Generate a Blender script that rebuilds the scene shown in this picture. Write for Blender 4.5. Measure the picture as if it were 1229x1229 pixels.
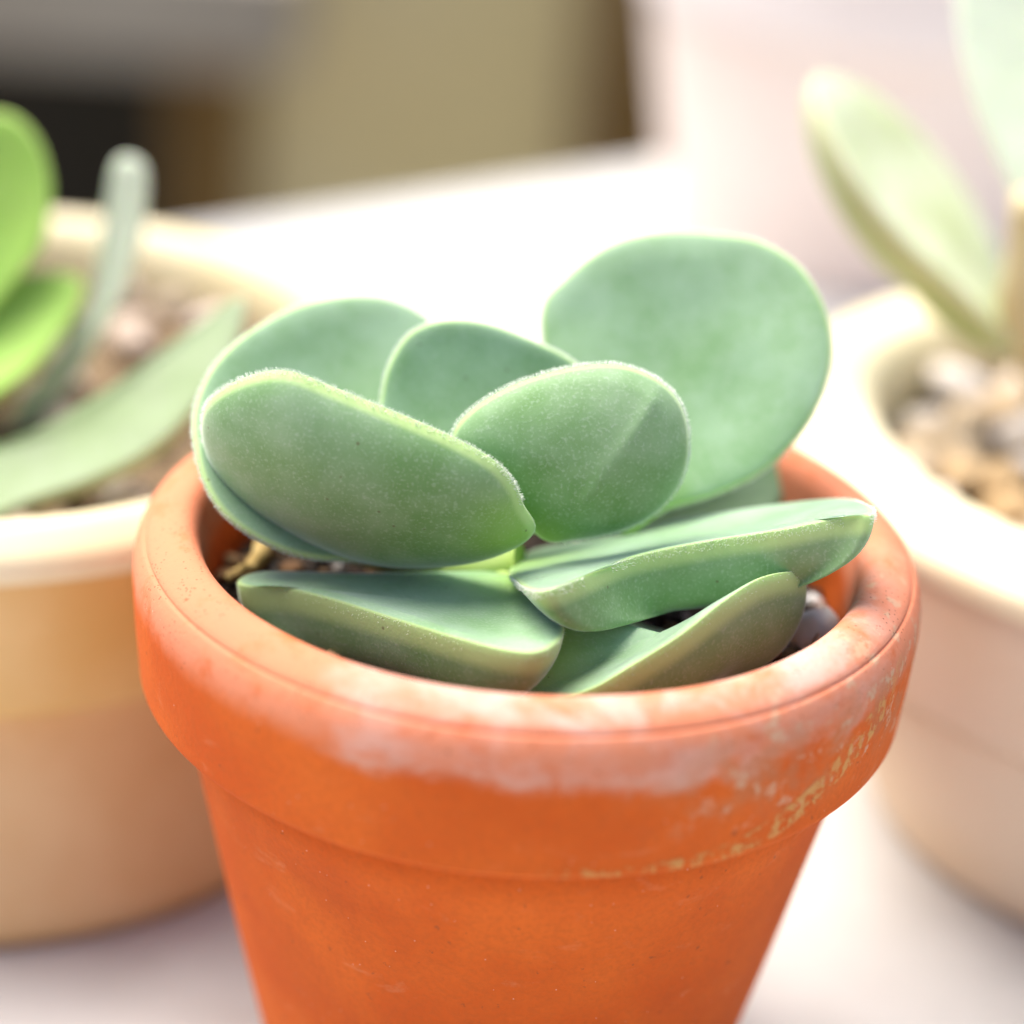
import bpy, bmesh, math, random
from mathutils import Vector, Matrix, noise
random.seed(7)
scene = bpy.context.scene
for o in list(bpy.data.objects): bpy.data.objects.remove(o)

# ------------------------------------------------------------------ camera
R = 0.04                                   # outer radius of the terracotta rim, metres
RIM = Vector((0, 0, 0.07))                 # centre of the rim's top circle (table top is z = 0)
FPX, IMG = 2800.0, 1229.0
ELEV, DIST, PITCH, YAW, ROLL = 0.4587, 5.9263, 0.0025, -0.0087, 0.0708
CAMPOS = RIM + R * DIST * Vector((0, -math.cos(ELEV), math.sin(ELEV)))
fw = (RIM - CAMPOS).normalized(); rt = Vector((1, 0, 0)); up = rt.cross(fw)
FWD = (fw + math.tan(PITCH) * up + math.tan(YAW) * rt).normalized()
r2 = FWD.cross(Vector((0, 0, 1))).normalized(); u2 = r2.cross(FWD)
RGT = math.cos(ROLL) * r2 + math.sin(ROLL) * u2
UPV = -math.sin(ROLL) * r2 + math.cos(ROLL) * u2
cd = bpy.data.cameras.new('camera'); cam = bpy.data.objects.new('camera', cd)
scene.collection.objects.link(cam); scene.camera = cam
m = Matrix((RGT, UPV, -FWD)).transposed().to_4x4(); m.translation = CAMPOS; cam.matrix_world = m
cd.sensor_width = 36; cd.lens = 36 * FPX / IMG
cd.clip_start = 0.01; cd.clip_end = 200
cd.dof.use_dof = True; cd.dof.focus_distance = 0.2235; cd.dof.aperture_fstop = 7.5
scene.render.resolution_x = 1024; scene.render.resolution_y = 1024

# ------------------------------------------------------------------ light
SUN_EL, SUN_AZ = math.radians(66), math.radians(-52)      # behind the pots, a little to the left (azimuth from +y towards +x)
w = bpy.data.worlds.new('World'); scene.world = w; w.use_nodes = True
nt = w.node_tree; nt.nodes.clear()
sky = nt.nodes.new('ShaderNodeTexSky'); sky.sky_type = 'NISHITA'; sky.sun_disc = False
sky.sun_elevation = SUN_EL; sky.sun_rotation = SUN_AZ; sky.dust_density = 4.0; sky.air_density = 1.0; sky.ozone_density = 1.0
bg = nt.nodes.new('ShaderNodeBackground'); bg.inputs[1].default_value = 0.088
wo = nt.nodes.new('ShaderNodeOutputWorld')
nt.links.new(sky.outputs[0], bg.inputs[0]); nt.links.new(bg.outputs[0], wo.inputs[0])
sl = bpy.data.lights.new('sun', 'SUN'); sl.energy = 3.2; sl.angle = math.radians(50); sl.color = (1.0, 0.93, 0.82)
sun = bpy.data.objects.new('sun', sl); scene.collection.objects.link(sun)
sd = Vector((math.sin(SUN_AZ) * math.cos(SUN_EL), math.cos(SUN_AZ) * math.cos(SUN_EL), math.sin(SUN_EL)))
sun.rotation_euler = sd.to_track_quat('Z', 'Y').to_euler(); sun.location = sd * 3
vs = scene.view_settings
vs.view_transform = 'Standard'; vs.look = 'None'; vs.gamma = 1.0; vs.use_curve_mapping = False
vs.exposure = 1.2

scene.render.engine = 'CYCLES'; scene.cycles.max_bounces = 6; scene.cycles.diffuse_bounces = 4; scene.cycles.glossy_bounces = 2; scene.cycles.transmission_bounces = 2; scene.cycles.caustics_reflective = False

# ------------------------------------------------------------------ helpers
def ray(px, py):
    return (FWD + (px - IMG / 2) / FPX * RGT - (py - IMG / 2) / FPX * UPV)
def at_y(px, py, y):
    d = ray(px, py); return CAMPOS + d * ((y - CAMPOS.y) / d.y)
def at_z(px, py, z):
    d = ray(px, py); return CAMPOS + d * ((z - CAMPOS.z) / d.z)
def on_plane(px, py, p0, n):
    d = ray(px, py); return CAMPOS + d * ((p0 - CAMPOS).dot(n) / d.dot(n))
def link(o, parent=None):
    scene.collection.objects.link(o); o.parent = parent; return o
def tag(o, label, cat=None, group=None, kind=None):
    o['label'] = label
    if cat: o['category'] = cat
    if group: o['group'] = group
    if kind: o['kind'] = kind
    return o
def empty(name, loc):
    o = bpy.data.objects.new(name, None); o.location = loc; o.empty_display_size = .01; return link(o)
def mesh_obj(name, verts, faces, mat, parent=None, smooth=True, loc=None):
    me = bpy.data.meshes.new(name); me.from_pydata(verts, [], faces); me.validate(); me.update()
    if smooth: me.polygons.foreach_set('use_smooth', [True] * len(me.polygons))
    if mat: me.materials.append(mat)
    o = bpy.data.objects.new(name, me)
    if loc is not None: o.location = loc
    return link(o, parent)
def catmull(pts, n, closed=True):
    out = []; k = len(pts)
    segs = k if closed else k - 1
    dense = []
    for i in range(segs):
        if closed: a, b, c, d = pts[i - 1], pts[i], pts[(i + 1) % k], pts[(i + 2) % k]
        else: a, b, c, d = pts[max(i - 1, 0)], pts[i], pts[i + 1], pts[min(i + 2, k - 1)]
        for j in range(24):
            t = j / 24
            dense.append(0.5 * ((2 * b) + (c - a) * t + (2 * a - 5 * b + 4 * c - d) * t * t + (3 * b - a - 3 * c + d) * t ** 3))
    dense.append(dense[0].copy() if closed else pts[-1].copy())
    L = [0]
    for i in range(1, len(dense)): L.append(L[-1] + (dense[i] - dense[i - 1]).length)
    tot = L[-1]; j = 0
    cnt = n if closed else n - 1
    for i in range(n):
        s = tot * i / cnt
        while j < len(L) - 2 and L[j + 1] < s: j += 1
        t = (s - L[j]) / max(L[j + 1] - L[j], 1e-9)
        out.append(dense[j].lerp(dense[j + 1], min(t, 1)))
    return out

# node expression helper -------------------------------------------------
class X:
    """A float socket with arithmetic that builds Math nodes."""
    def __init__(s, nt, sock): s.nt, s.s = nt, sock
    def _m(s, op, *a):
        n = s.nt.nodes.new('ShaderNodeMath'); n.operation = op
        for i, v in enumerate((s,) + a):
            if isinstance(v, X): s.nt.links.new(v.s, n.inputs[i])
            else: n.inputs[i].default_value = v
        return X(s.nt, n.outputs[0])
    def __add__(s, o): return s._m('ADD', o)
    def __sub__(s, o): return s._m('SUBTRACT', o)
    def __mul__(s, o): return s._m('MULTIPLY', o)
    def abs(s): return s._m('ABSOLUTE')
    def max(s, o): return s._m('MAXIMUM', o)
    def min(s, o): return s._m('MINIMUM', o)
    def inv(s): return (s * -1.0) + 1.0
    def step(s, a, b, lo=0.0, hi=1.0):
        n = s.nt.nodes.new('ShaderNodeMapRange'); n.interpolation_type = 'SMOOTHSTEP'
        s.nt.links.new(s.s, n.inputs[0])
        n.inputs[1].default_value, n.inputs[2].default_value = a, b
        n.inputs[3].default_value, n.inputs[4].default_value = lo, hi
        return X(s.nt, n.outputs[0])
class Mat:
    def __init__(s, name, rough=.8):
        s.m = bpy.data.materials.new(name); s.m.use_nodes = True; s.nt = s.m.node_tree
        s.b = s.nt.nodes['Principled BSDF']; s.b.inputs['Roughness'].default_value = rough
        tc = s.nt.nodes.new('ShaderNodeTexCoord'); s.obj = tc.outputs['Object']
        sp = s.nt.nodes.new('ShaderNodeSeparateXYZ'); s.nt.links.new(s.obj, sp.inputs[0])
        s.x, s.y, s.z = (X(s.nt, sp.outputs[i]) for i in range(3))
    def noise(s, scale, detail=4, rough=.55, dist=0.0, stretch=None):
        n = s.nt.nodes.new('ShaderNodeTexNoise'); n.inputs['Scale'].default_value = scale
        n.inputs['Detail'].default_value = detail; n.inputs['Roughness'].default_value = rough; n.inputs['Distortion'].default_value = dist
        v = s.obj
        if stretch:
            mp = s.nt.nodes.new('ShaderNodeMapping'); mp.inputs['Scale'].default_value = stretch
            s.nt.links.new(v, mp.inputs[0]); v = mp.outputs[0]
        s.nt.links.new(v, n.inputs['Vector']); return X(s.nt, n.outputs['Fac'])
    def voro(s, scale, feat='F1'):
        n = s.nt.nodes.new('ShaderNodeTexVoronoi'); n.feature = feat; n.inputs['Scale'].default_value = scale
        s.nt.links.new(s.obj, n.inputs['Vector']); return X(s.nt, n.outputs['Distance'])
    def attr(s, name):
        n = s.nt.nodes.new('ShaderNodeAttribute'); n.attribute_name = name; return X(s.nt, n.outputs['Fac'])
    def rand(s):
        n = s.nt.nodes.new('ShaderNodeObjectInfo'); return X(s.nt, n.outputs['Random'])
    def mix(s, f, a, b):
        n = s.nt.nodes.new('ShaderNodeMix'); n.data_type = 'RGBA'
        for v, i in ((f, 0), (a, 6), (b, 7)):
            if isinstance(v, X): s.nt.links.new(v.s, n.inputs[i])
            elif isinstance(v, (int, float)): n.inputs[i].default_value = v
            elif isinstance(v, tuple): n.inputs[i].default_value = (*v[:3], 1)
            else: s.nt.links.new(v, n.inputs[i])
        return n.outputs[2]
    def color(s, c):
        if isinstance(c, tuple): s.b.inputs['Base Color'].default_value = (*c, 1)
        else: s.nt.links.new(c, s.b.inputs['Base Color'])
    def bump(s, h, strength=.3, dist=.0005):
        n = s.nt.nodes.new('ShaderNodeBump'); n.inputs['Strength'].default_value = strength; n.inputs['Distance'].default_value = dist
        s.nt.links.new(h.s, n.inputs['Height']); s.nt.links.new(n.outputs[0], s.b.inputs['Normal'])
    def set(s, **k):
        for a, v in k.items(): s.b.inputs[a.replace('_', ' ')].default_value = v

# ------------------------------------------------------------------ materials
def terracotta():
    M = Mat('terracotta', .85)
    x, y, z = M.x * (1 / R), M.y * (1 / R), M.z * (1 / R)
    big, mid, fine = M.noise(60, 4), M.noise(260, 5, .6), M.noise(1600, 4, .65)
    c = M.mix(big.step(.25, .75), (.54, .082, .006), (.66, .128, .013))
    c = M.mix(fine.step(.35, .75) * .45, c, (.42, .085, .012))
    # pale dusty wash on the lip
    lip = (z + (mid - .5) * .05).step(-.18, -.09)
    c = M.mix(lip * .62 * mid.step(.15, .5), c, (.70, .30, .19))
    # salt bloom on the front half of the lip
    wig = (mid - .5) * .12 + (big - .5) * .10
    zone = (z + wig).step(-.20, -.12) * (x + wig * 1.5).step(-.46, -.32) * (x + wig).step(.98, .70) * y.step(.1, -.15)
    salt = M.noise(150, 6, .62, .4, (1, 1, 1.6))
    c = M.mix(zone * salt.step(.40, .74) * .46, c, (.66, .47, .42))
    edge = zone * (z + wig * .8).step(-.12, -.16) * salt.step(.40, .56)
    c = M.mix(edge * .4, c, (.60, .50, .42))
    top = zone * z.step(-.05, -.02) * salt.step(.36, .6)
    c = M.mix(top * .28, c, (.74, .64, .60))
    # grey-green weathering on the right front of the collar
    w2 = x.step(.15, .6) * y.step(.1, -.2) * z.step(-.37, -.22) * z.step(-.05, -.12)
    c = M.mix(w2 * mid.step(.38, .62) * .42, c, (.36, .17, .085))
    w3 = x.step(.3, .6) * y.step(.1, -.2) * z.step(-.36, -.28) * M.noise(420, 5, .65).step(.55, .64)
    c = M.mix(w3 * .55, c, (.56, .42, .28))
    # yellow crust along the collar's lower edge, climbing to the right
    zl = (x - .42).max(0.0) * (x - .42).max(0.0) * 1.1 + -.395
    dz = (z - zl).abs()
    wid = (x - .30).max(0.0) * .07 + .011
    near = (dz - wid).step(.008, -.008)
    crust = near * x.step(.06, .12) * x.step(.93, .85) * y.step(0, -.1) * M.noise(700, 6, .75).step(.48, .56)
    c = M.mix(crust * .6, c, (.56, .36, .12))
    gap = M.noise(900, 3).step(.68, .74)
    c = M.mix(gap * .6, c, (.22, .06, .02))
    # dark specks and pits on the lip
    pit = M.voro(1900).step(.26, .12) * M.noise(330, 3).step(.44, .60) * lip
    c = M.mix(pit * .7, c, (.20, .07, .035))
    spk = M.voro(640).step(.06, .03)
    c = M.mix(spk * .7, c, (.70, .50, .40))
    damp = M.noise(34, 5, .6, .6).step(.48, .66) * z.step(-.5, -.7)
    c = M.mix(damp * .35, c, (.36, .05, .008))
    scuff = M.noise(110, 6, .7, .5, (1, 1, 2.2)).step(.60, .72) * z.step(-.18, -.3)
    c = M.mix(scuff * .22, c, (.70, .30, .16))
    M.color(c)
    ring = M.noise(240, 3, .5, 0, (.05, .05, 1))
    h = ring * .5 + fine * .5 + mid * .5 - pit * 1.2 + crust * 1.2 + zone * salt * .5
    M.bump(h, .35, .0004)
    M.set(Specular_IOR_Level=.25)
    return M.m
def leaf_mat(name, body, bloom, margin, base, sheen=.9, amount=1.0, upper=(.37, .54, .40)):
    M = Mat(name, .62)
    e, l = M.attr('edge'), M.attr('along')
    n1, n2, n3 = M.noise(95, 4, .6), M.noise(320, 5, .6), M.noise(3200, 2, .5)
    c = M.mix((n1.step(.25, .75) * .5 + n2.step(.35, .7) * .2 + l.step(.1, .9) * .3) * amount, body, bloom)
    c = M.mix(M.attr('upper') * (n1.step(.25, .75) * .35 + .2) * amount, c, upper)
    c = M.mix(n3.step(.50, .75) * .26, c, (.50, .60, .50))
    c = M.mix(l.step(.30, 0.0) * .75, c, base)
    c = M.mix(e.step(.962, .996) * .8, c, margin)
    sp = (M.voro(420) + (n2 - .5) * .06).step(.085, .05) * n1.step(.44, .54)
    c = M.mix(sp * .6, c, (.12, .10, .05))
    M.color(c)
    M.set(Sheen_Weight=sheen, Sheen_Roughness=.32, Specular_IOR_Level=.3, Subsurface_Weight=.25, Subsurface_Scale=.0012)
    M.b.inputs['Sheen Tint'].default_value = (.9, 1, .95, 1)
    M.b.inputs['Subsurface Radius'].default_value = (.6, 1.0, .35)
    M.bump(n3 * .6 + n2 * .8, .16, .0003)
    return M.m
def plain(name, a, b, scale, rough=.8, bump=0, detail=4, spec=.4):
    M = Mat(name, rough); n = M.noise(scale, detail)
    M.color(M.mix(n.step(.3, .7), a, b)); M.set(Specular_IOR_Level=spec)
    if bump: M.bump(n, bump, .001)
    return M.m
def pebble_mat(name, cols):
    M = Mat(name, .75); r = M.rand(); n = M.noise(300, 4)
    c = M.mix(r.step(.2, .45), cols[0], cols[1]); c = M.mix(r.step(.55, .8), c, cols[2])
    M.color(M.mix(n.step(.45, .7) * .4, c, (.30, .22, .14))); return M.m
TERRA = terracotta()
LEAF = leaf_mat('felted_leaf', (.095, .245, .045), (.275, .410, .245), (.48, .66, .26), (.30, .50, .08))
HAIR = plain('leaf_hair', (.80, .86, .78), (.86, .90, .84), 50, .6)
STEM = plain('stem_green', (.34, .48, .11), (.42, .54, .20), 200, .6, .1)
SOIL = plain('potting_soil', (.020, .012, .008), (.075, .045, .028), 900, .95, .6)
WHITE = Mat('white_table', .55)
_n, _n2 = WHITE.noise(14, 5), WHITE.noise(55, 5)
WHITE.color(WHITE.mix(_n2.step(.45, .75) * .35, WHITE.mix(_n.step(.35, .65), (.53, .53, .525), (.60, .60, .595)), (.43, .42, .40))); WHITE.bump(_n2, .15, .001)
WHITE = WHITE.m

# ------------------------------------------------------------------ setting
def box(name, x0, x1, y0, y1, z0, z1, mat, parent=None, bev=.0, rot=None, loc=(0, 0, 0)):
    bm = bmesh.new(); bmesh.ops.create_cube(bm, size=1)
    for v in bm.verts:
        v.co = Vector(((x0 + x1) / 2 + v.co.x * (x1 - x0), (y0 + y1) / 2 + v.co.y * (y1 - y0), (z0 + z1) / 2 + v.co.z * (z1 - z0)))
    if bev: bmesh.ops.bevel(bm, geom=bm.edges[:], offset=bev, segments=3, affect='EDGES', profile=.5)
    me = bpy.data.meshes.new(name); bm.to_mesh(me); bm.free(); me.materials.append(mat)
    o = bpy.data.objects.new(name, me); o.location = loc
    if rot: o.rotation_euler.z = rot
    return link(o, parent)
ground = box('ground', -60, 60, -60, 60, -.85, -.75, plain('concrete_ground', (.22, .20, .17), (.30, .27, .23), 3, .9, .2))
tag(ground, 'grey concrete ground below the table', None, None, 'structure')
# white table, its back edge runs away to the right
pa, pb = at_z(250, 272, 0), at_z(810, 190, 0)
ang = math.atan2(pb.y - pa.y, pb.x - pa.x); mid = (pa + pb) / 2
table = box('table_top', -.95, .75, -1.0, 0, -.03, 0, WHITE, None, .003, ang, (mid.x, mid.y, 0))
tag(table, 'white weathered table top the potted plants stand on', 'table')

# ------------------------------------------------------------------ lathe
def lathe(name, prof, mat, parent=None, seg=192, wob=.0, loc=None, seed=0, close_end=False):
    vs_, fs = [], []
    for i in range(seg):
        a = 2 * math.pi * i / seg; ca, sa = math.cos(a), math.sin(a)
        for (r, z) in prof:
            k = 1 + wob * noise.noise(Vector((ca * 1.7 + seed, sa * 1.7, z * 20)))
            vs_.append((r * ca * k, r * sa * k, z))
    n = len(prof)
    for i in range(seg):
        j = (i + 1) % seg
        for k in range(n - 1):
            fs.append((i * n + k, j * n + k, j * n + k + 1, i * n + k + 1))
    if close_end: fs.append(tuple(i * n + n - 1 for i in range(seg)))
    return mesh_obj(name, vs_, fs, mat, parent, True, loc)
def smooth_prof(p, n):
    return [(v.x, v.y) for v in catmull([Vector((a, b)) for a, b in p], n, False)]
def S(p, s=R): return [(a * s, b * s) for a, b in p]

pot = empty('terracotta_pot', RIM); tag(pot, 'orange terracotta pot with salt-stained rim holding the felted succulent', 'pot')
rimp = smooth_prof([(.79, -.42), (.815, -.2), (.832, -.07), (.842, -.03), (.862, -.006), (.885, 0), (.915, -.004), (.950, -.022), (.968, -.038)], 40)
rimp += [(.9685, -.0400), (.9680, -.0440), (.9700, -.0462), (.9755, -.0455)]
rimp += smooth_prof([(.980, -.050), (.993, -.075), (1.001, -.11), (1.003, -.15), (1.001, -.20), (.996, -.28), (.989, -.36), (.9865, -.398), (.984, -.407), (.975, -.4115), (.90, -.412)], 50)
lathe('rim', S(rimp), TERRA, pot, 256, .004)
bodp = smooth_prof([(.80, -.40), (.86, -.395), (.860, -.400), (.856, -.43), (.868, -.475), (.874, -.52), (.868, -.57), (.836, -.70), (.745, -1.14), (.655, -1.55), (.625, -1.70), (.61, -1.742), (.58, -1.75), (.40, -1.75), (.10, -1.745)], 80)
lathe('body', S(bodp), TERRA, pot, 256, .004, seed=3)

# soil in the main pot
def soil_disc(name, r, mat, loc, amp, label, seed=0.0, rings=40, seg=96):
    vs_, fs = [(0, 0, 0)], []
    for i in range(1, rings + 1):
        for j in range(seg):
            a = 2 * math.pi * j / seg; q = r * i / rings; p = Vector((q * math.cos(a), q * math.sin(a), 0))
            p.z = amp * (noise.noise(p * 250 + Vector((seed, 0, 0))) + .8 * noise.noise(p * 700)); vs_.append(tuple(p))
    for j in range(seg): fs.append((0, 1 + j, 1 + (j + 1) % seg))
    for i in range(rings - 1):
        for j in range(seg):
            a, b = 1 + i * seg + j, 1 + i * seg + (j + 1) % seg; fs.append((a, a + seg, b + seg, b))
    o = mesh_obj(name, vs_, fs, mat, None, True, loc); return tag(o, label, 'soil', None, 'stuff')
SOILZ = RIM.z - .27 * R
soil_disc('soil', .808 * R, SOIL, (0, 0, SOILZ), .0011, 'dark gritty potting soil inside the orange pot')
def stone_mesh(name, rough=.25, flat=.75, seed=0, sub=2):
    bm = bmesh.new(); bmesh.ops.create_icosphere(bm, subdivisions=sub, radius=1)
    for v in bm.verts:
        k = 1 + rough * noise.noise(v.co * 1.3 + Vector((seed * 7.1, 0, 0))) + rough * .5 * noise.noise(v.co * 3 + Vector((0, seed * 3.3, 0)))
        v.co = v.co * k; v.co.z *= flat
    me = bpy.data.meshes.new(name)
    bm.to_mesh(me); bm.free(); me.polygons.foreach_set('use_smooth', [True] * len(me.polygons)); return me
# fine grit: one mass of loose crumbs
gm = [Mat('grit_' + n, .9) for n in ('dark', 'tan', 'pale')]
for g, c in zip(gm, ((.035, .022, .015), (.26, .16, .08), (.50, .47, .44))): g.color(c)
V, F, MI = [], [], []
srcs = [stone_mesh('grit_src', .4, .8, k, 1) for k in range(4)]
for i in range(900):
    a, q = random.uniform(0, 6.283), math.sqrt(random.random()) * .79 * R
    p = Vector((q * math.cos(a), q * math.sin(a), .0003)); s = random.choice((.0004, .0006, .0008, .0011, .0014)) * random.uniform(.8, 1.2)
    src = random.choice(srcs); rot = Matrix.Rotation(random.uniform(0, 6), 3, Vector((random.random(), random.random(), random.random())).normalized())
    b0 = len(V); mi = random.choices((0, 1, 2), (.66, .22, .12))[0]
    V += [tuple(p + rot @ v.co * s) for v in src.vertices]
    for f in src.polygons: F.append(tuple(b0 + k for k in f.vertices)); MI.append(mi)
for s_ in srcs: bpy.data.meshes.remove(s_)
grit = mesh_obj('grit', V, F, gm[0].m, None, True, (0, 0, SOILZ))
grit.data.materials.append(gm[1].m); grit.data.materials.append(gm[2].m); grit.data.polygons.foreach_set('material_index', MI)
tag(grit, 'loose dark crumbs and grit on the soil in the orange pot', 'grit', None, 'stuff')

# ------------------------------------------------------------------ leaves
def leaf(parent, outline, anchor, y, n, thick, cup, mat, hair=True, base=None, crease=None, rim=.02, seed=0, q=.6, N=120, RG=22, name='leaf', s=R, hairlen=1.0, org=None, hairmat=None, p=2.4, hairs=3600, depths=False, tap=0):
    """outline: pixel points of the margin; laid on the plane through the anchor with top-side normal n, then given body."""
    p0 = at_y(anchor[0], anchor[1], y)
    if len(n) == 4:                       # (tip px, tip py, tip y, how far the top side turns to the viewer)
        u = (at_y(n[0], n[1], n[2]) - p0).normalized(); v = (CAMPOS - p0).normalized()
        e1 = v - u * v.dot(u); k = e1.length; e1.normalize(); e2 = u.cross(e1)
        if e2.z < 0: e2 = -e2
        a = max(-1, min(1, n[3] / k)); n = a * e1 + math.sqrt(1 - a * a) * e2
    n = Vector(n).normalized()
    pts = []
    for c in outline:
        P = at_y(c[0], c[1], c[2] * s) if depths else on_plane(c[0], c[1], p0, n)
        pts.append(P)
    loop = catmull(pts, N)
    cen = sum(loop, Vector()) / N
    org = org or parent.location
    bp = pts[0] if base is None else on_plane(base[0], base[1], p0, n)
    L = max((a - bp).length for a in loop)
    cr = None
    if crease: cr = (on_plane(*crease[0], p0, n), on_plane(*crease[1], p0, n))
    def wob(P): return .015 * s * noise.noise(P / s * 2.6 + Vector((seed * 5.3, 0, 0))) + .004 * s * noise.noise(P / s * 7 + Vector((0, seed, 0)))
    V, F, E, A = [], [], [], []
    SD = []
    def add(P, t, sd_=1): V.append(tuple(P - org)); E.append(t); A.append((P - bp).length / L); SD.append(1.0 if sd_ > 0 else 0.0)
    def taper(P):
        if not tap: return 1.0
        h = min(1, (P - bp).length / L / tap); return .25 + .75 * h * h * (3 - 2 * h)
    def surf(t, a, side):
        P = cen.lerp(a, t); c = -cup * s * (1 - t * t); k = (1 - t ** 14) ** .5
        d = c + (rim * s * k if side > 0 else -(thick * s * (1 - t ** p) ** q * taper(P) + rim * s * k))
        if cr:
            ab = cr[1] - cr[0]; h = max(0, min(1, (P - cr[0]).dot(ab) / ab.length_squared)); dd = (P - cr[0] - ab * h).length
            d += (1 if side > 0 else -1) * s * (.004 * math.exp(-(dd / (.018 * s)) ** 2) + .020 * math.exp(-dd / (.10 * s))) * min(1, (1 - t) * 6)
        return P + n * (d + wob(P) * min(1, (1 - t) * 5))
    add(surf(0, loop[0], 1), 0); add(surf(0, loop[0], -1), 0, -1)
    ts = [1 - (1 - i / RG) ** 1.8 for i in range(1, RG + 1)]
    idx = {}
    for i, t in enumerate(ts):
        for sd_ in ((1, -1) if i < RG - 1 else (1,)):
            idx[i, sd_] = len(V)
            for a in loop: add(surf(t, a, sd_), t, sd_)
    idx[RG - 1, -1] = idx[RG - 1, 1]
    for j in range(N):
        k = (j + 1) % N
        F.append((0, idx[0, 1] + j, idx[0, 1] + k)); F.append((1, idx[0, -1] + k, idx[0, -1] + j))
        for i in range(RG - 1):
            a, b = idx[i, 1], idx[i + 1, 1]; F.append((a + j, b + j, b + k, a + k))
            a, b = idx[i, -1], idx[i + 1, -1]; F.append((a + j, a + k, b + k, b + j))
    o = mesh_obj(name, V, F, mat, parent)
    for nm, dat in (('edge', E), ('along', A), ('upper', SD)):
        at = o.data.attributes.new(nm, 'FLOAT', 'POINT'); at.data.foreach_set('value', dat)
    bm = bmesh.new(); bm.from_mesh(o.data); bmesh.ops.recalc_face_normals(bm, faces=bm.faces); bm.to_mesh(o.data); bm.free()
    if hair:
        hv, hf = [], []
        def strand(P, d, ln, wd):
            u = d.orthogonal().normalized(); v = d.cross(u); b = len(hv)
            bend = Vector((random.gauss(0, .2), random.gauss(0, .2), random.gauss(0, .2))) * ln
            for k in range(3):
                a = k * 2.094; hv.append(tuple(P + (u * math.cos(a) + v * math.sin(a)) * wd - org))
            for k in range(3):
                a = k * 2.094; hv.append(tuple(P + d * ln * .55 + (u * math.cos(a) + v * math.sin(a)) * wd * .7 - org))
            hv.append(tuple(P + d * ln + bend * .5 - org))
            for k in range(3):
                j = (k + 1) % 3; hf.append((b + k, b + j, b + 3 + j, b + 3 + k)); hf.append((b + 3 + k, b + 3 + j, b + 6))
        cnt = hairs
        for i in range(cnt):
            u = random.random() * N; j = int(u) % N; f = u - int(u)
            a = loop[j].lerp(loop[(j + 1) % N], f)
            if (a - bp).length / L < .12: continue
            out = (a - cen); out -= n * out.dot(n); out.normalize()
            tan = (loop[(j + 1) % N] - loop[j]).normalized(); o2 = tan.cross(n); out = o2 if o2.dot(out) > 0 else -o2
            t = 1 - random.random() ** 2 * .006; sdd = random.choice((1, -1)); P = surf(min(t, 1), a, sdd)
            d = (out + n * sdd * random.uniform(0, .45) + tan * random.gauss(0, .25)).normalized()
            strand(P, d, s * random.uniform(.004, .010) * hairlen, s * .0005)
        for i in range(0):                                        # short down over both faces
            j = random.randrange(N); t = math.sqrt(random.random()) * .985; sdd = random.choice((1, -1))
            a = loop[j].lerp(loop[(j + 1) % N], random.random()); P = surf(t, a, sdd)
            d = (n * sdd + Vector((random.gauss(0, .35), random.gauss(0, .35), random.gauss(0, .35)))).normalized()
            strand(P, d, s * random.uniform(.004, .008), s * .0006)
        h = mesh_obj('hair_fringe', hv, hf, hairmat or HAIR, o); h['kind'] = 'stuff'
    return o

plant = empty('succulent', Vector((0, 0, SOILZ))); tag(plant, 'grey-green succulent with round felted leaves growing in the orange pot', 'succulent')
K = R
# tall round leaf at the back right
leaf(plant, [(745, 640), (700, 560), (664, 470), (650, 375), (680, 332), (735, 292), (800, 278), (862, 281), (915, 291), (962, 322), (991, 372), (998, 430), (980, 490), (945, 540), (905, 573), (850, 597), (800, 612)],
     (770, 620), .12 * K, (-.08, -.80, .59), .05, .03, LEAF, seed=1)
# broad leaf at the back left
leaf(plant, [(590, 668), (520, 676), (440, 674), (365, 668), (308, 646), (266, 614), (242, 572), (231, 520), (236, 478), (258, 436), (300, 398), (362, 366), (430, 355), (480, 363), (520, 388), (570, 450), (610, 560)],
     (590, 668), .05 * K, (231, 500, -.02 * K, .78), .07, .06, LEAF, seed=2)
# centre back leaf
leaf(plant, [(640, 640), (560, 620), (490, 565), (458, 505), (457, 480), (467, 437), (492, 400), (532, 385), (582, 388), (640, 409), (688, 434), (715, 470), (715, 560)],
     (640, 640), -.03 * K, (.05, -.86, .50), .05, .04, LEAF, seed=3)
# leaf low at the back right, mostly hidden
leaf(plant, [(740, 650), (800, 590), (870, 552), (920, 540), (944, 546), (950, 572), (940, 604), (890, 650), (810, 672)],
     (780, 640), .36 * K, (.1, -.75, .65), .05, .03, LEAF, seed=4)
# centre front leaf, seen from its outer side
leaf(plant, [(648, 645), (600, 585), (556, 548), (543, 521), (568, 490), (618, 461), (686, 441), (742, 438), (790, 456), (818, 488), (826, 536), (814, 582), (784, 616), (742, 637), (690, 647)],
     (665, 642), -.15 * K, (-.12, .96, -.22), .06, .02, LEAF, crease=((790, 458), (690, 600)), seed=5, hairlen=1.25)
# left front leaf, seen from its outer side
leaf(plant, [(642, 638), (628, 606), (618, 582), (592, 553), (540, 524), (470, 494), (400, 466), (345, 446), (300, 451), (258, 473), (243, 502), (252, 545), (285, 582), (340, 616), (420, 651), (480, 667), (535, 671), (598, 662)],
     (640, 640), -.24 * K, (.22, .90, .38), .09, .03, LEAF, seed=6, hairlen=1.2)
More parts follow.
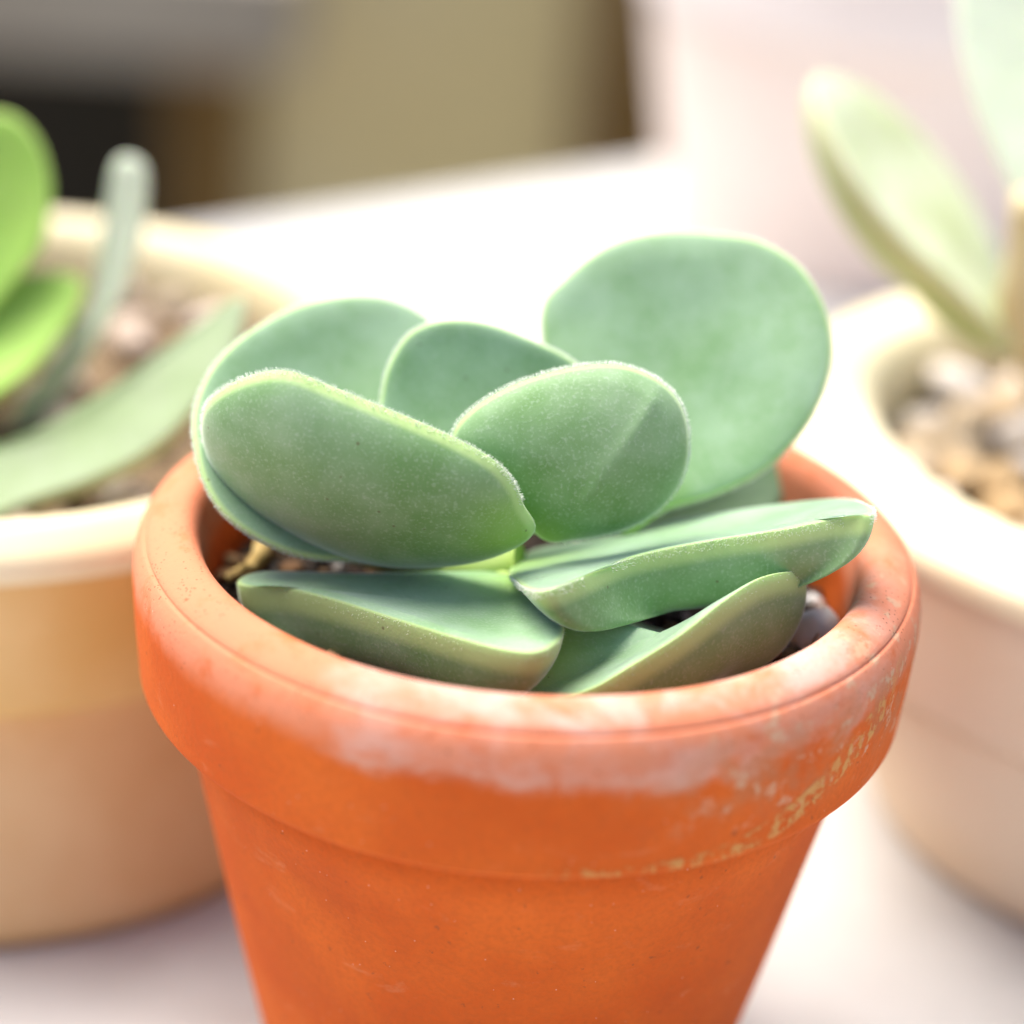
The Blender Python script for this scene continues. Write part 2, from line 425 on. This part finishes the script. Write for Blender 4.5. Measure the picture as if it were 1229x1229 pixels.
# level leaf reaching right over the rim
leaf(plant, [(612, 684), (640, 662), (700, 650), (830, 622), (950, 605), (1010, 600), (1040, 607), (1047, 619), (1005, 624), (940, 637), (850, 651), (760, 670), (690, 698), (650, 711), (625, 703)],
     (640, 690), -.26 * K, (1045, 612, -.24 * K, .15), .142, .014, LEAF, tap=.5, seed=7, hairlen=1.1, rim=.012, q=.6, p=4)
# low leaf at the front left
leaf(plant, [(650, 705), (600, 689), (520, 689), (420, 691), (340, 688), (300, 690), (284, 700), (300, 706), (345, 709), (400, 722), (470, 744), (545, 767), (605, 782), (648, 784), (675, 765), (672, 738)],
     (650, 730), -.32 * K, (279, 700, -.22 * K, .33), .195, .02, LEAF, tap=.75, seed=8, rim=.014, q=.58, p=4, hairlen=.6, hairs=450)
# low leaf at the front right
leaf(plant, [(640, 790, -.45), (660, 728, -.30), (740, 741, -.20), (795, 758, -.18), (850, 764, -.18), (895, 716, -.18), (935, 699, -.20), (966, 697, -.25), (956, 687, -.30), (915, 694, -.38), (870, 722, -.46), (822, 760, -.52), (762, 798, -.57), (700, 832, -.60), (630, 842, -.56)],
     (640, 770), -.42 * K, (-.28, .10, .95), .17, .03, LEAF, seed=9, rim=.012, q=.55, p=4, hairlen=.6, hairs=450, depths=True)
# stem
def tube(name, pts, rads, mat, parent=None, org=Vector(), seg=16, n=24):
    c = catmull([Vector(p) for p in pts], n, False); V, F = [], []
    for i, P in enumerate(c):
        t = (c[min(i + 1, n - 1)] - c[max(i - 1, 0)]).normalized(); u = t.orthogonal().normalized(); v = t.cross(u)
        f = i / (n - 1) * (len(rads) - 1); k = min(int(f), len(rads) - 2); r = rads[k] + (rads[k + 1] - rads[k]) * (f - k)
        for j in range(seg):
            a = 6.2832 * j / seg; V.append(tuple(P + (u * math.cos(a) + v * math.sin(a)) * r - org))
    for i in range(n - 1):
        for j in range(seg):
            k = (j + 1) % seg; F.append((i * seg + j, i * seg + k, (i + 1) * seg + k, (i + 1) * seg + j))
    F.append(tuple(range(seg))); F.append(tuple((n - 1) * seg + j for j in range(seg)))
    return mesh_obj(name, V, F, mat, parent)
st = at_y(610, 690, -.08 * K)
tube('stem', [(st.x, st.y, SOILZ - .002), (st.x, st.y + .0005, (SOILZ + st.z) / 2), st + Vector((0, 0, -.0012)), st + Vector((.001, .001, .0005))], [.0034, .0032, .0026, .0012], STEM, plant, plant.location)
tube('leaf_stalk', [at_y(625, 676, -.05 * K), at_y(560, 680, -.02 * K), at_y(480, 674, .03 * K), at_y(420, 668, .06 * K)], [.0022, .0016, .0014, .0008], STEM, plant, plant.location)

# ------------------------------------------------------------------ loose bits in the orange pot
def stone(name, mesh, mat, loc, size, label, cat, group=None):
    o = bpy.data.objects.new(name, mesh); o.location = loc
    o.scale = (size * random.uniform(.8, 1.25), size * random.uniform(.8, 1.2), size * random.uniform(.8, 1.1))
    o.rotation_euler = (random.uniform(-.4, .4), random.uniform(-.4, .4), random.uniform(0, 6.28)); link(o)
    return tag(o, label, cat, group)
def stone_set(mat, n, rough, flat, seed):
    out = []
    for k in range(n):
        me = stone_mesh('pebble', rough, flat, seed + k); me.materials.append(mat); out.append(me)
    return out
PERL = plain('perlite', (.88, .88, .88), (.80, .80, .80), 500, .9, .3)
BARK = plain('bark', (.16, .075, .035), (.34, .20, .10), 500, .95, .4)
pm = stone_set(PERL, 2, .45, .8, 30); bk = stone_set(BARK, 3, .6, .5, 40)
p = at_z(978, 772, SOILZ + .001); stone('perlite_pebble', pm[0], None, p + Vector((-.0005, 0, .0012)), .0032, 'largest white pebble on the soil by the right inside of the orange pot', 'pebble')
p = at_z(958, 798, SOILZ + .0012); stone('perlite_pebble', pm[1], None, p, .0013, 'small pale pebble in front of the large white pebble in the orange pot', 'pebble')
p = at_z(975, 722, SOILZ + .001); stone('perlite_pebble', pm[1], None, p, .0012, 'grey pebble in the shade beyond the front right leaf', 'pebble')
for px, py, sz, lb in ((900, 806, .0014, 'tan bark chip against the front right inside of the rim'), (300, 690, .0015, 'brown bark chip left of the low front left leaf'),
                       (272, 690, .0013, 'dark bark chip against the left inside wall of the orange pot'), (352, 682, .0015, 'brown bark chip below the broad back left leaf')):
    stone('bark_chip', random.choice(bk), None, at_z(px, py, SOILZ + .001), sz, lb, 'bark chip')
DULL = leaf_mat('dull_leaf', (.20, .30, .12), (.28, .38, .20), (.36, .38, .27), (.22, .30, .12), .1, 1.0, (.25, .30, .21))
FAINT = leaf_mat('faint_leaf', (.52, .60, .42), (.62, .68, .54), (.70, .74, .62), (.50, .60, .36), .3, 1.0, (.62, .70, .56))
DRY = plain('dry_root', (.52, .36, .12), (.62, .47, .20), 400, .8, .2)
q0 = at_z(272, 694, SOILZ + .0018); org = q0.copy()
tw = tube('dry_root', [q0, at_z(295, 683, SOILZ + .0026), at_z(312, 668, SOILZ + .003), at_z(318, 650, SOILZ + .002), at_z(330, 632, SOILZ + .001)], [.0005, .0009, .0011, .0008, .0004], DRY, None, org)
tw.location = org; tag(tw, 'bent yellow dry root lying on the soil at the left of the orange pot', 'root')
q0 = at_z(962, 800, SOILZ + .001); org = q0.copy()
tw = tube('dry_stalk', [q0, at_z(970, 780, SOILZ + .003), at_z(982, 760, SOILZ + .0045)], [.00022, .0002, .0001], BARK, None, org, 6, 10)
tw.location = org; tag(tw, 'thin brown stalk leaning across the white pebble', 'stalk')

# ------------------------------------------------------------------ cream pot on the left
CREAM = plain('cream_glaze', (.78, .68, .42), (.84, .75, .52), 40, .35, .05)
YEL = plain('yellow_glaze', (.68, .42, .13), (.76, .52, .22), 35, .4, .05)
BUFF = plain('buff_clay', (.72, .44, .20), (.78, .53, .28), 45, .7, .1)
def cream_pot(label, c, r, ri, rb, h, mats):
    e = empty('ceramic_pot', Vector((c[0], c[1], 0))); tag(e, label, 'pot', 'pale glazed pots beside the orange pot')
    lip = smooth_prof([(ri - .003, h - .030), (ri - .001, h - .012), (ri, h - .004), (ri + .002, h - .0008), ((r + ri) / 2, h), (r - .002, h - .0012), (r, h - .003), (r + .0003, h - .0048), (r - .0006, h - .0062)], 36)
    lathe('rim', lip, mats[0], e, 128, .003)
    k = r - .0006
    lathe('collar', smooth_prof([(k - .0003, h - .0056), (k - .001, h - .012), (k - .003, h - .0235), (k - .0042, h - .0255), (k - .008, h - .0262)], 24), mats[1], e, 128, .003)
    k = k - .0062
    lathe('body', smooth_prof([(k - .004, h - .0255), (k - .0003, h - .0262), (k - .0006, h - .029), ((k + rb) / 2, h * .26), (rb + .0015, .004), (rb, .001), (rb - .003, 0), (rb * .3, .0004)], 40), mats[2], e, 128, .003)
    return e
LC, LH = (-.073, .063), .058
cream_pot('wide cream pot with yellow collar at the left edge', LC, .0555, .0475, .0505, LH, (CREAM, YEL, BUFF))
GRAVEL = plain('left_soil', (.10, .065, .035), (.24, .17, .10), 260, .95, .6)
soil_disc('soil', .0465, GRAVEL, (LC[0], LC[1], LH - .009), .0016, 'brown gritty soil inside the cream pot at the left', 3)
lp = stone_set(pebble_mat('pink_gravel', ((.50, .40, .34), (.36, .29, .22), (.66, .56, .50))), 4, .35, .7, 10)
k = 0
while k < 46:
    a, q = random.uniform(0, 6.283), math.sqrt(random.random()) * .044
    P = Vector((LC[0] + q * math.cos(a), LC[1] + q * math.sin(a), LH - .0075))
    if P.x < -.082: continue
    stone('gravel_stone', lp[k % 4], None, P, random.uniform(.0018, .0036), 'blurred pinkish gravel stone on the soil of the left cream pot', 'stone', 'gravel in the left cream pot'); k += 1
LIME = leaf_mat('lime_leaf', (.22, .42, .05), (.30, .50, .10), (.55, .66, .22), (.24, .44, .08), .1, .8, (.34, .54, .10))
PALE = leaf_mat('pale_leaf', (.26, .38, .20), (.38, .48, .34), (.46, .56, .38), (.30, .44, .18), .2)
lpnt = empty('succulent', Vector((LC[0] - .012, LC[1], LH - .009))); tag(lpnt, 'blurred succulent with lime and grey-green leaves in the left cream pot', 'succulent')
leaf(lpnt, [(-120, 420), (-110, 300), (-80, 190), (-30, 140), (15, 138), (48, 172), (62, 228), (52, 290), (20, 335), (-40, 400)], (-20, 330), .062, (.1, -.85, .5), .10, .04, LIME, hair=False, seed=11, p=2.4)
leaf(lpnt, [(-130, 500), (-80, 400), (-10, 345), (50, 328), (98, 336), (92, 372), (50, 430), (0, 470), (-60, 500)], (-60, 480), .050, (.1, -.6, .78), .12, .05, LIME, hair=False, seed=12)
leaf(lpnt, [(-120, 640), (-60, 560), (40, 520), (140, 462), (225, 400), (282, 360), (296, 366), (278, 430), (210, 520), (125, 572), (30, 606), (-50, 640)], (20, 560), .032, (290, 372, .046, .80), .10, .02, DULL, hair=False, seed=13)
leaf(lpnt, [(10, 520), (40, 460), (95, 390), (122, 310), (130, 230), (140, 192), (160, 188), (176, 205), (174, 260), (160, 320), (130, 390), (70, 480)], (30, 500), .060, (-.1, -.92, .36), .05, .02, FAINT, hair=False, seed=14)
tube('stem', [lpnt.location + Vector((0, 0, -.002)), lpnt.location + Vector((0, 0, .006)), at_y(-60, 470, .052)], [.004, .0036, .003], STEM, lpnt, lpnt.location)

# ------------------------------------------------------------------ cream pot on the right
IVORY = plain('ivory_glaze', (.84, .74, .46), (.88, .80, .58), 40, .35, .05)
PINKBUFF = plain('pink_buff_clay', (.78, .62, .44), (.82, .68, .52), 45, .65, .1)
RC, RH = (.090, .067), .058
cream_pot('thick-rimmed ivory pot filled with pebbles at the right edge', RC, .059, .0455, .040, RH, (IVORY, PINKBUFF, PINKBUFF))
soil_disc('soil', .0445, GRAVEL, (RC[0], RC[1], RH - .012), .001, 'brown soil under the pebbles in the ivory pot at the right', 5)
rp = stone_set(pebble_mat('river_pebbles', ((.50, .34, .17), (.60, .46, .30), (.72, .66, .62))), 5, .25, .72, 20)
k = 0; spots = []; tries = 0
while k < 62 and tries < 6000:
    tries += 1
    a, q = random.uniform(0, 6.283), math.sqrt(random.random()) * .0415
    P = Vector((RC[0] + q * math.cos(a), RC[1] + q * math.sin(a), RH - .0095))
    if P.x > .096 or any((P - o).length < .0048 for o in spots): continue
    spots.append(P)
    stone('pebble', rp[k % 5], None, P + Vector((0, 0, random.uniform(-.001, .0015))), random.uniform(.003, .0046), 'blurred rounded tan pebble in the ivory pot at the right', 'pebble', 'pebbles in the right ivory pot'); k += 1
CREAMLEAF = leaf_mat('cream_green_leaf', (.34, .42, .14), (.44, .50, .24), (.66, .66, .44), (.34, .44, .12), .5, 1.0, (.80, .84, .76))
rpnt = empty('succulent', Vector((.078, .075, RH - .012))); tag(rpnt, 'blurred succulent with long upright pale leaves in the right ivory pot', 'succulent')
leaf(rpnt, [(1225, 420), (1212, 350), (1180, 270), (1120, 180), (1050, 115), (995, 90), (977, 100), (990, 150), (1030, 220), (1090, 295), (1150, 350), (1200, 400)], (1215, 400), .072, (985, 100, .085, .42), .17, .03, CREAMLEAF, hair=False, seed=15)
leaf(rpnt, [(1260, 330), (1215, 230), (1175, 140), (1152, 50), (1150, -30), (1185, -90), (1260, -110), (1330, -40), (1340, 120), (1300, 260)], (1250, 320), .066, (.0, -.80, .6), .09, .03, FAINT, hair=False, seed=16)
PINKSTEM = plain('pinkish_stem', (.58, .48, .26), (.64, .56, .34), 150, .6, .1)
tube('stem', [rpnt.location + Vector((0, 0, -.003)), at_y(1232, 400, .072), at_y(1236, 300, .07), at_y(1240, 235, .069)], [.0036, .0032, .0030, .0026], PINKSTEM, rpnt, rpnt.location)

# ------------------------------------------------------------------ pale pink pot further back
PINK = plain('pale_pink_clay', (.86, .72, .65), (.89, .78, .72), 30, .8, .1)
PINKR = plain('pale_pink_rim', (.82, .74, .72), (.86, .79, .77), 30, .8, .1)
pk = empty('clay_pot', Vector((.074, .305, 0))); tag(pk, 'pale pink clay pot standing furthest back on the table', 'pot')
lathe('rim', smooth_prof([(.050, .055), (.052, .082), (.054, .085), (.058, .085), (.061, .081), (.0615, .069), (.0600, .0565), (.056, .0555)], 40), PINKR, pk, 128, .003)
lathe('body', smooth_prof([(.050, .0562), (.0560, .0560), (.0566, .052), (.0535, .034), (.0495, .012), (.0485, .003), (.046, 0), (.01, .0004)], 40), PINK, pk, 128, .003)
soil_disc('soil', .051, SOIL, (.074, .305, .075), .001, 'dark soil inside the pale pink pot at the back', 8)

# ------------------------------------------------------------------ what stands behind the table
def screen(name, x0, x1, y, depth, z0, z1, mat, label, cat, bev=.004):
    a, b = at_y(x0, 150, y), at_y(x1, 150, y); c = Vector(((a.x + b.x) / 2, y, 0)); h = (b.x - a.x) / 2
    o = box(name, -h, h, 0, depth, z0, z1, mat, None, bev, None, c)
    return tag(o, label, cat)
TAN = plain('tan_plaster', (.66, .55, .27), (.72, .62, .36), 4, .9, .2)
BROWN = plain('brown_wood', (.15, .085, .02), (.20, .12, .035), 9, .8, .2)
GREYW = plain('grey_wood', (.36, .32, .26), (.44, .40, .33), 6, .8, .2)
DARK = plain('opening_shade', (.014, .013, .010), (.028, .024, .016), 5, .9)  # near-black: the opening's shade is put into the colour
screen('plaster_wall', 300, 690, 1.30, .10, -.75, -.05, TAN, 'tan plastered low wall beyond the table', 'wall')
screen('wooden_post', 205, 299, 1.28, .08, -.75, -.05, BROWN, 'brown wooden post at the left end of the tan wall', 'post')
screen('wooden_post', 692, 850, 1.28, .08, -.75, -.05, BROWN, 'dark brown wooden post beside the pale pink pot', 'post')
screen('opening_shade', -420, 204, 1.42, .05, -.75, -.05, DARK, 'near-black sheet painted as the shade in the opening under the grey beam', 'painted shade')  # sheet added where there is only a dark void under the beam
a = at_y(0, 55, 1.2)
b_ = screen('wooden_beam', -520, 352, 1.18, .07, a.z, a.z + .07, GREYW, 'grey wooden beam across the upper left', 'beam')
